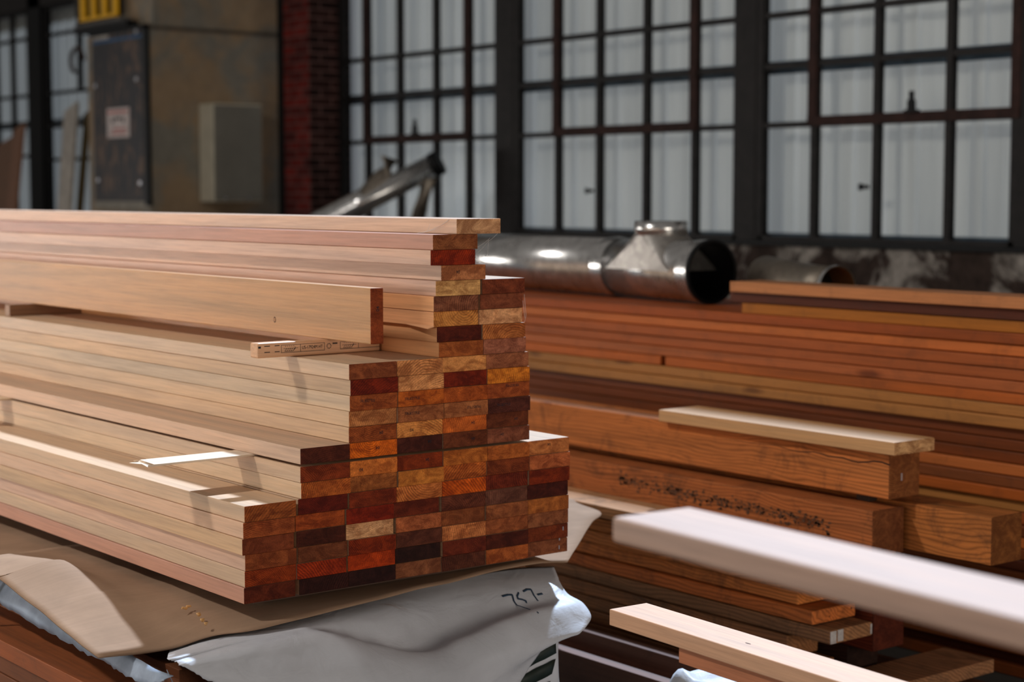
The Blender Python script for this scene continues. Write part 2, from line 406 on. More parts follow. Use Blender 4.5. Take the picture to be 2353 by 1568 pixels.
# sliver peeling off under the seventeenth board of the tall column
bm = bmesh.new(); hy = BD[('E', 17)].dimensions.y / 2
v = [bm.verts.new(p) for p in [(-.0705, -hy + .12, -.0188), (-.0705, -hy - .001, -.0185), (-.082, -hy + .012, -.024), (-.0705, -hy + .12, -.0165), (-.0705, -hy - .001, -.0155), (-.082, -hy + .012, -.0225)]]
for f in [(0, 2, 1), (3, 4, 5), (0, 3, 5, 2), (1, 2, 5, 4), (0, 1, 4, 3)]: bm.faces.new([v[k] for k in f])
mesh_obj('splinter', bm, M_SIDE, BD[('E', 17)])

# ---- stickers, laths and the board on edge
z14 = ZS + 14 * P + LT; z8 = ZS + 8 * P; z6 = ZS + 6 * P
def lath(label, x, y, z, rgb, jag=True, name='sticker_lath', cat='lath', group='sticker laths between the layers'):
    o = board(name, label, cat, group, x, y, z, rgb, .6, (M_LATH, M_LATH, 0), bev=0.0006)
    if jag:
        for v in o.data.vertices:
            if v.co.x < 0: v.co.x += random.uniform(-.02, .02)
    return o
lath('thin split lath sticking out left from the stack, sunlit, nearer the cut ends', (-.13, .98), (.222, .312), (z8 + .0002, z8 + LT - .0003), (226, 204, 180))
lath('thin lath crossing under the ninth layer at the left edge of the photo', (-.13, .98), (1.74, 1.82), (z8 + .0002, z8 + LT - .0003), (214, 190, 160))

blk = board('sticker_block', 'square pale wood sticker stamped with black inspection marks, under the board on edge', 'wooden block', None,
            (.183, .552), (.259, .297), (z14 + .0002, z14 + .038), (206, 160, 124), .5, (M_LATH, M_LATH, 0), bev=0.004)
hx = .369 / 2; hy = .019
def bl(x, z): return (x - .3675, z)
def bar(parent, x0, x1, z0, z1, hy, name='printed_mark'):
    bm = bmesh.new(); add_box(bm, (x0, -hy - .0005, z0), (x1, -hy + .0005, z1)); return mesh_obj(name, bm, M_INK, parent)
for base in (0.0, .176):
    s0 = -.116 + base
    bm = bmesh.new(); t = .0009
    L0, L1, L2 = s0, s0 + .056, s0 + .128
    for (a, b, e, g) in [(L0, L2, -.0085, -.0075), (L0, L2, .0105, .0115), (L0, L0 + t, -.0085, .0115), (L1, L1 + t, -.0085, .0115), (L2, L2 + t, -.0085, .0115)]:
        if b > hx: b = hx - .001
        if a < hx: add_box(bm, (a, -hy - .0005, e), (b, -hy + .0005, g))
    # ear-of-grain drawing
    def seg(bm, a, b, w=.0005):
        a = Vector((a[0], 0, a[1])); b = Vector((b[0], 0, b[1])); d = (b - a).normalized(); nrm = Vector((-d.z, 0, d.x)) * w
        q = [a + nrm, a - nrm, b - nrm, b + nrm]
        vs = [bm.verts.new((p.x, -hy - .0005, p.z)) for p in q]; bm.faces.new(vs)
    seg(bm, (L0 + .006, .0022), (L0 + .05, .0022))
    for k in range(5):
        seg(bm, (L0 + .010 + k * .006, -.005), (L0 + .016 + k * .006, .0022)); seg(bm, (L0 + .012 + k * .006, .0075), (L0 + .013 + k * .006, .0085), .001)
    seg(bm, (L0 + .010, -.005), (L0 + .034, -.005)); seg(bm, (L0 + .034, -.005), (L0 + .042, .0022)); seg(bm, (L0 + .04, .006), (L0 + .042, .0022))
    mesh_obj('inspection_stamp', bm, M_INK, blk)
    if base == 0.0:
        stamp(blk, 'US-17924M HT', s0 + .092, .0018, .0125, False, .78, hy=hy)
    else:
        stamp(blk, 'M-HT', .170, .0015, .0125, False, .6, hy=hy)
for (x0, x1, z0, z1) in [(-.165, -.149, .0098, .0118), (-.165, -.149, -.0055, -.0035), (-.135, -.121, .0098, .0118), (-.135, -.121, -.0055, -.0035), (.06, .098, -.0085, -.0070), (-.182, -.175, .006, .011)]:
    bar(blk, x0, x1, z0, z1, hy)
bm = bmesh.new()
for k in range(9):
    a = k * 2 * math.pi / 9; add_box(bm, (.026 + .006 * math.cos(a) - .0012, -hy - .0005, .002 + .006 * math.sin(a) - .0012), (.026 + .006 * math.cos(a) + .0012, -hy + .0005, .002 + .006 * math.sin(a) + .0012))
mesh_obj('round_stamp', bm, M_INK, blk)
for k in range(4): bar(blk, .037 + k * .0038, .040 + k * .0038, .006, .010, hy)

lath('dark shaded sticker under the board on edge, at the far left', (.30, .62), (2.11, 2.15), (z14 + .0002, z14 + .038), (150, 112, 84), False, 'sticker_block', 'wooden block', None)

zu = z14 + .0385
up = board('planed_board', 'wide planed board standing on edge across stickers, knot near its lower side', 'board', None, (.389, .4265), (.057, 3.3), (zu, zu + .1397), (140, 62, 28), .78, (M_SIDE, M_END), bev=.002)
stamp(up, '04', .002, .018, .013, False, 1.0, math.pi / 2, hy=(3.3 - .057) / 2)
M_KNOT = plain('dark_knot', (70, 42, 26), 0.7, var=0.4, scale=60)
bm = bmesh.new(); add_tube(bm, [(-.0193, -1.157, -.034), (-.0185, -1.157, -.034)], .0055, 14)
for v in bm.verts: v.co.z = -.034 + (v.co.z + .034) * 1.5
mesh_obj('knot', bm, M_KNOT, up)
bm = bmesh.new(); add_tube(bm, [(-.0196, -1.157, -.034), (-.0185, -1.157, -.034)], .0035, 14)
for v in bm.verts: v.co.z = -.034 + (v.co.z + .034) * 1.5
mesh_obj('knot_heart', bm, M_LATH, up).color = lin((170, 120, 76)) + (1,)

# bearers under the stack
for k, yy in enumerate((.09, 1.15, 2.6)):
    lath(['short bearer under the stack near its cut ends', 'second bearer under the stack, left of the first', 'bearer under the far end of the stack'][k],
         (.065, .94), (yy, yy + .07), (ZS - .027, ZS - .0003), (70, 46, 30), False, 'bearer', 'bearer', 'bearers under the stepped stack')

# ------------------------------------------------------------------ cardboard
def sheet(name, rows, mat, label, cat, thick=.004, sub=6, parent=None, amp=.003):
    nr, nc = len(rows), len(rows[0])
    def cr(p0, p1, p2, p3, t):
        return 0.5 * ((2 * p1) + (-p0 + p2) * t + (2 * p0 - 5 * p1 + 4 * p2 - p3) * t * t + (-p0 + 3 * p1 - 3 * p2 + p3) * t ** 3)
    V = [[Vector(p) for p in r] for r in rows]
    def line(L, n):
        out = []
        for i in range(len(L) - 1):
            p0, p1, p2, p3 = L[max(i - 1, 0)], L[i], L[i + 1], L[min(i + 2, len(L) - 1)]
            if i == 0: p0 = p1 * 2 - p2
            if i == len(L) - 2: p3 = p2 * 2 - p1
            out += [cr(p0, p1, p2, p3, k / n) for k in range(n)]
        return out + [L[-1]]
    H = [line(r, sub) for r in V]
    G = list(zip(*[line([H[r][c] for r in range(nr)], sub) for c in range(len(H[0]))]))
    bm = bmesh.new()
    vs = [[bm.verts.new(p + Vector((0, 0, 1)) * noise.noise(p * 9) * amp) for p in row] for row in G]
    for a, b in zip(vs, vs[1:]):
        for k in range(len(a) - 1):
            bm.faces.new((a[k], a[k + 1], b[k + 1], b[k]))
    o = mesh_obj(name, bm, mat, parent, True)
    if thick:
        md = o.modifiers.new('thickness', 'SOLIDIFY'); md.thickness = thick; md.offset = -1
    if label: tag(o, label, cat)
    return o
zc = ZS - .030
card = sheet('cardboard_sheet', [
    [(-.345, .075, .534), (-.195, .055, .532), (-.10, .0, .560), (.0, -.068, .578), (.30, -.03, zc - .004), (.60, .02, zc - .003), (.90, .06, zc - .002), (.990, .012, zc)],
    [(-.345, .18, .549), (-.192, .17, .554), (-.10, .17, .572), (.0, .17, .583), (.30, .17, zc), (.60, .22, zc), (.90, .27, zc), (1.17, .175, zc + .002)],
    [(-.342, .40, .579), (-.190, .38, .597), (-.10, .40, .592), (.0, .40, zc), (.30, .42, zc), (.60, .44, zc), (.90, .46, zc), (1.40, .385, zc + .004)],
    [(-.342, .45, .586), (-.190, .43, .604), (-.10, .45, .594), (.0, .45, zc), (.30, .47, zc), (.60, .49, zc), (.90, .51, zc), (1.515, .475, zc + .006)],
    [(-.340, .65, .614), (-.190, .63, .641), (-.11, .66, .606), (.0, .70, zc), (.30, .70, zc), (.60, .70, zc), (.90, .70, zc), (1.57, .65, zc + .006)],
    [(-.338, .70, .612), (-.192, .69, .635), (-.115, .74, .605), (.0, .76, zc), (.30, .76, zc), (.60, .76, zc), (.90, .76, zc), (1.60, .76, zc + .006)],
    [(-.335, 1.05, .585), (-.215, .99, .602), (-.12, 1.0, .598), (.0, 1.05, zc), (.30, 1.05, zc), (.60, 1.05, zc), (.90, 1.05, zc), (1.45, 1.05, zc)]],
    M_CARD, 'brown corrugated cardboard sheet under the stack, its outer flap sunlit white', 'cardboard', .004, 8)
sheet('cardboard_sheet', [[(-.20, .93, .588), (0, .93, .586), (.4, .93, .584), (.9, .93, .584)], [(-.16, 1.7, .575), (0, 1.7, .578), (.4, 1.7, .580), (.9, 1.7, .58)],
      [(-.12, 2.6, .575), (0, 2.6, .575), (.4, 2.6, .575), (.9, 2.6, .575)]], M_CARD, 'second cardboard sheet under the stack at the left edge, in shade', 'cardboard', .004, 6)
# wood chips on the cardboard
for k, (x, y, a, l) in enumerate([(-.075, .165, .4, .035), (-.085, .085, 1.2, .016), (-.105, .03, .9, .014), (-.115, -.005, .3, .008)]):
    bm = bmesh.new(); n = 6
    pts = [Vector((l * (i / n - .5), .003 * math.sin(i * 2.1), .0022 * math.sin(i * 1.7) + .003)) for i in range(n + 1)]
    add_tube(bm, pts, [.0012, .0026, .0036, .003, .0036, .0024, .0012], 6)
    o = mesh_obj('wood_chip', bm, M_LATH); o.location = (x, y, .588); o.rotation_euler = (0, 0, a); o.color = lin((196, 150, 96)) + (1,)
    tag(o, ['long curled wood chip nearest the boards on the brown cardboard', 'ragged wood chip below the long chip on the cardboard', 'small curled shaving near the cardboard crease', 'tiniest wood crumb near the front edge of the cardboard'][k], 'wood chip', 'wood chips on the cardboard')

# ------------------------------------------------------------------ wrapped bundle under the stack
WR = [[(-.153, .10, .512), (.033, .10, .550), (.234, .10, .564), (.435, .10, .566), (.613, .10, .568), (.80, .12, .566), (.92, .12, .562), (1.015, .10, .556)],
      [(-.256, -.09, .550), (-.052, -.07, .560), (.154, -.05, .561), (.367, -.02, .548), (.555, .0, .536), (.738, .02, .540), (.84, .02, .541), (.962, .008, .537)],
      [(-.251, -.11, .548), (-.07, -.10, .556), (.132, -.085, .555), (.288, -.08, .505), (.439, -.085, .459), (.599, -.07, .481), (.77, -.05, .498), (.950, -.042, .514)],
      [(-.250, -.135, .545), (-.092, -.145, .553), (.11, -.13, .549), (.258, -.135, .505), (.411, -.145, .464), (.564, -.135, .486), (.729, -.12, .506), (.962, -.092, .497)],
      [(-.215, -.155, .520), (-.088, -.175, .515), (.089, -.185, .492), (.246, -.19, .462), (.398, -.19, .432), (.551, -.18, .440), (.726, -.16, .462), (.957, -.125, .463)],
      [(-.165, -.17, .480), (-.039, -.20, .450), (.117, -.21, .415), (.262, -.215, .384), (.402, -.215, .374), (.535, -.195, .390), (.682, -.175, .417), (.880, -.155, .438)],
      [(-.13, -.18, .40), (-.017, -.20, .352), (.128, -.215, .322), (.262, -.22, .300), (.388, -.215, .291), (.508, -.195, .302), (.627, -.165, .345), (.792, -.13, .415)],
      [(-.10, -.18, .20), (.0, -.20, .16), (.128, -.21, .15), (.262, -.21, .14), (.388, -.21, .14), (.500, -.19, .14), (.60, -.165, .16), (.65, -.13, .25)]]
wrap = empty('lumber_wrap', (.35, -.1, .02))
tag(wrap, 'white woven lumber wrap, torn and creased, draped over the bundle below the stack', 'wrap')
def local(o, parent):
    o.parent = parent; o.matrix_parent_inverse = Matrix.Translation(-Vector(parent.location)); return o
front = sheet('front_sheet', WR, M_WRAP, None, None, .0012, 9, None, .0)
rnd = random.Random(3)
for v in front.data.vertices:
    c = v.co
    k = 1.0 if c.z < .54 else .3
    c.y += k * (.010 * noise.noise(Vector((c.x * 7, 3.3, c.z * 9 + c.x * 5))) + .004 * noise.noise(Vector((c.x * 23, 7.1, c.z * 19 - c.x * 9))))
    if c.z < .54: c.z += k * .004 * noise.noise(Vector((c.x * 14, 1.1, c.z * 22)))
# ragged torn edges (left side and the diagonal tear on the right)
for e in [e for e in front.data.edges]: pass
bmx = bmesh.new(); bmx.from_mesh(front.data)
for v in bmx.verts:
    if v.is_boundary and v.co.y < -.06 and (v.co.x < .3 or v.co.z < .44):
        v.co += Vector((rnd.uniform(-.0022, .0022) + .004 * noise.noise(v.co * 60), 0, rnd.uniform(-.001, .001)))
bmx.to_mesh(front.data); bmx.free()
local(front, wrap)
# printed side flap behind the tear
SF = [[(.66, -.085, .47), (.80, -.07, .49), (.90, -.05, .495), (.962, -.055, .492), (.955, .06, .50)],
      [(.62, -.10, .40), (.76, -.09, .425), (.86, -.075, .435), (.905, -.06, .425), (.93, .06, .43)],
      [(.57, -.11, .32), (.72, -.10, .34), (.83, -.09, .35), (.885, -.07, .35), (.915, .06, .35)],
      [(.53, -.11, .18), (.70, -.10, .20), (.82, -.09, .21), (.90, -.075, .22), (.95, .06, .22)],
      [(.52, -.11, .05), (.70, -.10, .05), (.83, -.09, .05), (.92, -.08, .06), (.98, .06, .06)]]
side = sheet('printed_side_flap', SF, M_WRAP, None, None, .0012, 8, None, 0)
for v in side.data.vertices:
    c = v.co; c.y += .009 * noise.noise(Vector((c.x * 24, 2.2, c.z * 7)))
local(side, wrap)
bpy.context.view_layer.update()
def bvh_of(o):
    me = o.data; M = o.matrix_world
    return BVHTree.FromPolygons([M @ v.co for v in me.vertices], [tuple(p.vertices) for p in me.polygons])
B_SIDE, B_FRONT = bvh_of(side), bvh_of(front)
def decal(name, tree, quads, mat, parent, off=.006, n=12):
    bm = bmesh.new()
    for (a, b, c, d) in quads:
        g = []
        for i in range(n + 1):
            row = []
            for j in range(3):
                u, w = i / n, j / 2
                x = (a[0] * (1 - u) + b[0] * u) * (1 - w) + (d[0] * (1 - u) + c[0] * u) * w
                z = (a[1] * (1 - u) + b[1] * u) * (1 - w) + (d[1] * (1 - u) + c[1] * u) * w
                h = tree.ray_cast(Vector((x, -1, z)), Vector((0, 1, 0)))[0]
                row.append(Vector((x, (h.y if h else -.1) - off, z)))
            g.append(row)
        vs = [[bm.verts.new(p) for p in r] for r in g]
        for r0, r1 in zip(vs, vs[1:]):
            for j in range(2): bm.faces.new((r0[j], r0[j + 1], r1[j + 1], r1[j]))
    o = mesh_obj(name, bm, mat, None, True); md = o.modifiers.new('thickness', 'SOLIDIFY'); md.thickness = .0006
    return local(o, parent)
for q in [((.775, .4285), (.862, .447), (.858, .432), (.755, .408)), ((.705, .382), (.866, .418), (.862, .380), (.685, .343)), ((.660, .327), (.858, .366), (.845, .328), (.64, .285)), ((.62, .26), (.84, .31), (.83, .27), (.60, .22))]:
    decal('printed_stripe', B_SIDE, [q], M_STRIPE, wrap)
M_FRAY = plain('brown_torn_lining', (112, 62, 34), 0.9, var=0.6, scale=60)
decal('torn_lining', B_SIDE, [((.74, .4125), (.84, .4435), (.85, .4330), (.72, .3900)), ((.64, .345), (.735, .410), (.722, .385), (.645, .318)), ((.59, .285), (.642, .345), (.648, .318), (.60, .255))], M_FRAY, wrap, .009, 8)
def strokes(name, polys, w, tree, mat, parent):
    qs = []
    for pl in polys:
        for a, b in zip(pl, pl[1:]):
            d = (Vector(b) - Vector(a)).normalized(); nn = Vector((-d.y, d.x)) * w
            A, Bv = Vector(a) - d * w * .6, Vector(b) + d * w * .6
            qs.append((tuple(A + nn), tuple(Bv + nn), tuple(Bv - nn), tuple(A - nn)))
    return decal(name, tree, qs, mat, parent, .005, 6)
# handwritten 757-
hx0, hz0 = .757, .5080
def hw(pts, dx, dz=0): return [(hx0 + dx + x * .030, hz0 + dz + z * .023) for x, z in pts]
strokes('handwriting', [hw([(0, .95), (.6, 1.0), (1, .95), (.75, .4), (.8, -.15)], 0), hw([(.55, 1.0), (.2, .75), (.1, .5), (.45, .38), (.7, .22), (.62, .08)], .036, .001),
                        hw([(0, .95), (.5, 1.05), (.9, 1.0), (.7, .5), (.65, .05)], .070, .003), hw([(0, .5), (.5, .52)], .104, .003)], .0017, B_FRONT, M_BLUEINK, wrap)
# blue-grey underside of the wrap hanging along the left
hang_b = [(2.2, .53), (1.2, .52), (.83, .515), (.70, .507), (.553, .499), (.40, .497), (.264, .490), (.15, .486), (.05, .482), (-.04, .484), (-.10, .502), (-.13, .518)]
bm = bmesh.new(); cols = []
for k in range(len(hang_b) - 1):
    (ya, za), (yb, zb) = hang_b[k], hang_b[k + 1]
    for j in range(6):
        t = j / 6; y = ya + (yb - ya) * t; z = za + (zb - za) * t + rnd.uniform(-.004, .003)
        zt = min(.575, .523 + .137 * (y - .075)) if y > .075 else .520
        cols.append([bm.verts.new((-.262 - .02 * math.sin(q * 1.6) + .008 * noise.noise(Vector((y * 9, q * 2, 0))), y, zt + (z - zt) * q)) for q in (0, .25, .5, .75, 1)])
for a, b in zip(cols, cols[1:]):
    for k in range(4): bm.faces.new((a[k], a[k + 1], b[k + 1], b[k]))
hang = mesh_obj('hanging_edge', bm, M_WRAP_IN, None, True); hang.modifiers.new('thickness', 'SOLIDIFY').thickness = .001
tag(hang, 'blue-grey frayed underside of the wrap'); local(hang, wrap)
bm = bmesh.new(); add_tube(bm, [(-.2665, -.105, .53), (-.262, -.128, .50), (-.272, -.118, .487), (-.268, -.126, .475), (-.275, -.122, .468)], .0012, 5)
local(mesh_obj('loose_thread', bm, M_WRAP_IN), wrap)
# green strap
M_STRAP = plain('green_strap', (66, 104, 84), 0.5, var=0.1)
bm = bmesh.new(); add_box(bm, (-.285, .805, .46), (-.2825, .818, .578))
tag(mesh_obj('packing_strap', bm, M_STRAP), 'short green packing strap hanging at the lower left', 'strap')
# brown boards of the bundle
k = 0
for c, (xa, xb, top) in enumerate([(-.335, -.195, .452), (-.193, -.055, .500)]):
    r = 0
    while top - r * .044 > .05:
        zt = top - r * .044
        lab = ('brown rough board, outer side of the wrapped bundle, %s from top' % ORD[r + 1]) if c == 0 else ('brown rough board behind the torn wrap corner, %s from top' % ORD[r + 1])
        board('rough_board', lab, 'board', 'rough boards of the wrapped bundle', (xa + random.uniform(-.004, .004), xb), (-.03 + random.uniform(-.01, .01), 2.9), (zt - .043, zt),
              random.choice([(120, 70, 38), (134, 74, 40), (106, 62, 36)]), .5, (M_FIR, M_FIR), bev=.002)
        r += 1
bpy_front = None

# ------------------------------------------------------------------ long orange fir pile behind
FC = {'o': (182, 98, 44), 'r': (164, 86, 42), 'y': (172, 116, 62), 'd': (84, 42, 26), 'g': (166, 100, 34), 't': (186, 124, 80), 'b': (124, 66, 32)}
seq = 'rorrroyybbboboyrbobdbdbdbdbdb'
GP = 'boards in the long orange pile'
top = 1.130
for i, ch in enumerate(seq):
    zt = top - i * .0390
    if zt - .0390 < -.002: break
    dx = random.uniform(-.014, .014) + (.02 if ch == 'd' else 0)
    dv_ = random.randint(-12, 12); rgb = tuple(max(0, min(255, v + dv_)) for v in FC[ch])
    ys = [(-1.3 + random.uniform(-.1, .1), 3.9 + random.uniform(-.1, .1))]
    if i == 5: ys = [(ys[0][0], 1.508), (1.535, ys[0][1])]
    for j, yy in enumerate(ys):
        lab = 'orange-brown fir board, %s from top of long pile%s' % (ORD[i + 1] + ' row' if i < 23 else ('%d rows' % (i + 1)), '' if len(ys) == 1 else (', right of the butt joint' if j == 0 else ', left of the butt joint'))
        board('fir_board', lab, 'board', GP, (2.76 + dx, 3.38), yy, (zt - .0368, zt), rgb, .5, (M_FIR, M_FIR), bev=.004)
for (lab, rgb, z0, z1, y1, dx) in [('pale orange board lying topmost at the right end of the long pile', FC['t'], 1.209, 1.248, 1.157, .0), ('dark reddish board second from top at the right end of the pile', FC['d'], 1.170, 1.207, 1.175, .02),
                                   ('amber yellow board third from top at the right end of the pile', FC['g'], 1.1315, 1.168, 1.092, .0)]:
    board('fir_board', lab, 'board', GP, (2.76 + dx, 2.93), (-1.2, y1), (z0, z1), rgb, .5, (M_FIR, M_FIR), bev=.002)

# ------------------------------------------------------------------ big timbers and the board on them
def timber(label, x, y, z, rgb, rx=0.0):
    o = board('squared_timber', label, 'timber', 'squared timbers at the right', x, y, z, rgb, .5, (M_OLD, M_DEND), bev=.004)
    return o
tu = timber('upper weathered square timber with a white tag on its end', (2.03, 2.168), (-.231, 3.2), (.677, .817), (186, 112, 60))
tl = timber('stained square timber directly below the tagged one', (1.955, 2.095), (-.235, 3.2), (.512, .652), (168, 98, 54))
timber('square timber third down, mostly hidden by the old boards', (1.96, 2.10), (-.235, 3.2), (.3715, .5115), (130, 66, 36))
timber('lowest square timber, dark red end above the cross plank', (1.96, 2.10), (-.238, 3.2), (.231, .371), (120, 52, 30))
ts = timber('short square timber set back right, end beyond the tagged timber', (2.106, 2.246), (-.542, 1.4), (.5205, .661), (172, 104, 52))
for o in (tu, tl, ts): pass
for (yy, lab) in ((-.12, 'thin spacer between the two upper timbers, nearer'), (1.9, 'thin spacer between the two upper timbers, farther')):
    lath(lab, (2.07, 2.165), (yy, yy + .05), (.6525, .6765), (50, 34, 24), False, 'spacer', 'spacer', 'spacers between the timbers')
hy = (3.2 + .231) / 2
bits(tu, 'white_tag', [(-.016, -.006, .006, .022)], M_STAPLE)
# drying crack along the tagged timber
bm = bmesh.new(); rr = random.Random(5); prev = None
for i in range(26):
    y = -hy + i * .030; z = .034 + .012 * noise.noise(Vector((i * .35, 0, 0))) + (.004 if i > 12 else 0) - .0008 * i * 0; w = .0022 * (1 - i / 27)
    cur = [bm.verts.new((-.0695, y, z + w)), bm.verts.new((-.0695, y, z - w))]
    if prev: bm.faces.new((prev[0], prev[1], cur[1], cur[0]))
    prev = cur
mesh_obj('drying_crack', bm, M_BLACK, tu)
bm = bmesh.new()
for i in range(420):
    a = rr.uniform(0, 1); y = .05 - .95 * (1 - a) * 1.0 + .35; z = .012 + .02 * (a - .5) + rr.gauss(0, .012); s = rr.uniform(.0012, .0055)
    pts = [(-.0712, y + s * 1.4 * math.cos(t) * rr.uniform(.7, 1.2), max(-.06, min(.06, z + s * math.sin(t) * rr.uniform(.6, 1.2)))) for t in [k * math.pi / 3 for k in range(6)]]
    bm.faces.new([bm.verts.new((p[0], p[1] - 1.0, p[2])) for p in pts])
M_GRIME = plain('grey_grime', (100, 68, 48), 0.9, var=0.4, scale=30)
o = mesh_obj('grime_patch', bm, M_GRIME, tl); tag(o, kind='stuff')
pb = board('planed_board', 'pale planed board lying on the tagged timber', 'board', None, (1.995, 2.178), (-.276, .73), (.8175, .856), (186, 124, 66), .5, (M_PALE, M_END), bev=.002)
pb.color = lin((200, 154, 106)) + (.5,)

# old rough boards stacked left of the timbers
GO = 'old boards stacked beside the timbers'
ends = [-.10, -.20, -.27, -.12, -.19, -.258, -.10, -.05, -.12, -.06, -.1, -.08]
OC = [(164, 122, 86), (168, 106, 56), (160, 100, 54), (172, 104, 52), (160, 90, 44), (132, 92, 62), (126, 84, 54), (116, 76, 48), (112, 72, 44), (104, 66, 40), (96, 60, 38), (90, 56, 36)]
OB = []
for i in range(12):
    zt = .554 - i * .0445
    w = [.17, .19, .18, .175, .19, .185, .19, .185, .18, .19, .19, .19][i]
    nm = ['palest and topmost', 'second', 'third', 'fourth', 'fifth', 'sixth', 'seventh', 'eighth', 'ninth', 'tenth', 'eleventh', 'lowest'][i]
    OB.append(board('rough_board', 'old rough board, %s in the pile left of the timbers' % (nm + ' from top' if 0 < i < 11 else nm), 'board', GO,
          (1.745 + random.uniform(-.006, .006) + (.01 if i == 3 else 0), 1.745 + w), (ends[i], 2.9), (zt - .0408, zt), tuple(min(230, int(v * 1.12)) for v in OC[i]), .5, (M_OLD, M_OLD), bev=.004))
M_WPAINT = plain('white_end_paint', (172, 164, 160), 0.7, var=0.3, scale=60)
bits(OB[5], 'white_paint_patch', [(-.078, 0, .024, .036), (-.048, .002, .024, .034), (.086, 0, .007, .03)], M_WPAINT)
bits(OB[4], 'nail_hole', [(.075, .006, .005, .005), (-.02, -.004, .003, .004)], M_BLACK)
cb = board('cross_plank', 'thick plank lying crosswise on the floor in front of the timber ends', 'plank', None, (1.60, 2.40), (-.345, -.158), (.118, .16), (134, 94, 66), .5, (M_OLD, M_OLD, 0), bev=.004)
board('bearer', 'square bearer under the crosswise plank', 'bearer', None, (2.20, 2.30), (-.40, 1.2), (.0, .117), (70, 42, 28), .5, (M_OLD, M_DEND), bev=.003)
board('bearer', 'square bearer under the squared timbers', 'bearer', None, (1.96, 2.10), (-.14, 2.8), (.0, .2305), (60, 36, 26), .5, (M_OLD, M_DEND), bev=.003)
board('bearer', 'square bearer under the short timber at the right', 'bearer', None, (2.115, 2.24), (.05, 1.3), (.162, .520), (64, 38, 26), .5, (M_OLD, M_DEND), bev=.003)
# dark planks on edge in the aisle
for (lab, x, z1, y0) in [('dark plank on edge in the aisle, right of the other', 1.50, .214, -.9), ('dark plank on edge in the aisle, nearer the white wrap', 1.30, .212, -.17)]:
    board('edge_plank', lab, 'plank', 'planks on edge in the aisle', (x, x + .042), (y0, 2.4), (.0, z1), (106, 72, 58), .5, (M_FIR, M_DEND), bev=.002)

# ------------------------------------------------------------------ planed boards in the right foreground
RZ = -math.radians(4.3) * -1
def fore(label, near_left_end, width, thick, ztop, length, rgb, rzdeg, bev=.004):
    x, y = near_left_end
    o = board('planed_board', label, 'board', 'pale boards reaching in from the right', (x, x + width), (y - length, y), (ztop - thick, ztop), rgb, .5, (M_PALE, M_PALE), rz=math.radians(rzdeg), pivot=(x, y, ztop), bev=bev)
    return o
f1 = fore('nearest blurred white board reaching in from the right', (-.321, -1.645), .150, .038, 1.104, 2.6, (182, 150, 132), -4.0, .006)
f2 = fore('sharp pale board with a square end, below the blurred white board', (.648, -.546), .112, .0385, .614, 3.0, (196, 154, 124), -3.6, .0025)
f3 = fore('reddish board tucked directly under the sharp pale board', (.646, -.782), .100, .0385, .575, 2.8, (176, 112, 78), -3.6, .0025)
bm = bmesh.new(); add_tube(bm, [(0, 0, .0192), (0, 0, .0199)], .0022, 10)
for v in bm.verts: v.co.y = v.co.y * 4 + 1.08; v.co.x += -.004
mesh_obj('knot', bm, M_KNOT, f2)
# rack carrying them, beyond the frame
M_RACK = plain('rack_steel', (70, 74, 80), 0.5, 0.5)
for k, (yy, xo) in enumerate([(-3.05, 0), (-3.85, 0)]):
    rk = empty('rack_frame', (.3, yy, 0)); tag(rk, ['steel lumber rack frame carrying the pale boards', 'rear steel lumber rack frame carrying the pale boards'][k], 'rack', 'rack frames')
    for nm, lo, hi in [('post', (.62, -.04, 0), (.70, .04, 1.4)), ('foot', (-1.0, -.05, 0), (.9, .05, .06)), ('arm', (-1.0, -.03, 1.015 if k == 0 else 1.015), (.62, .03, 1.065)), ('arm', (-.1, -.03, .475), (.62, .03, .535))]:
        bm = bmesh.new(); add_box(bm, lo, hi, 0, .003); mesh_obj(nm, bm, M_RACK, rk)

# white plastic and cloth at the bottom edge
rows = []
for a in range(7):
    row = []
    for b in range(7):
        u, v = a / 6, b / 6
        x = 1.05 + .34 * u; y = -.62 + .42 * v
        h = .285 * min(1, 2.2 * math.sin(math.pi * min(max(u, .02), .98))) * min(1, 2.4 * math.sin(math.pi * min(max(v, .02), .98)))
        row.append((x, y, .012 + h + .012 * noise.noise(Vector((x * 9, y * 9, 1)))))
    rows.append(row)
sheet('plastic_covered_bundle', rows, M_WRAP, 'low bundle under crumpled white plastic at the bottom edge', 'bundle', .002, 4)

# ------------------------------------------------------------------ sheet metal ducts
duct = empty('spiral_duct', (3.12, 2.6, 1.27)); tag(duct, 'shiny round galvanised duct with a tee lying on the long orange pile', 'duct')
A = Vector((3.215, 3.75, 1.2635)); Bp = Vector((3.025, 1.50, 1.2635)); R0 = .125
ax = (Bp - A).normalized()
def lpt(v): return Vector(v) - Vector((3.12, 2.6, 1.27))
def shell(bm, pts, rs, n=40, mat=0):
    add_tube(bm, [lpt(p) for p in pts], rs, n, mat, cap=False)
tee0, tee1 = A + ax * 1.62, A + ax * 2.16
bm = bmesh.new(); shell(bm, [A, A + ax * 1.58], R0); o = mesh_obj('pipe_body', bm, M_GALV, duct); o.modifiers.new('t', 'SOLIDIFY').thickness = .0015
bm = bmesh.new(); shell(bm, [A + ax * 1.56, A + ax * 1.60, A + ax * 1.64], [R0 + .002, R0 + .006, R0 + .002]); mesh_obj('coupling_ring', bm, M_GALV, duct)
bm = bmesh.new(); shell(bm, [tee0, tee1], R0 - .001); o = mesh_obj('tee_body', bm, M_GALV, duct); o.modifiers.new('t', 'SOLIDIFY').thickness = .0015
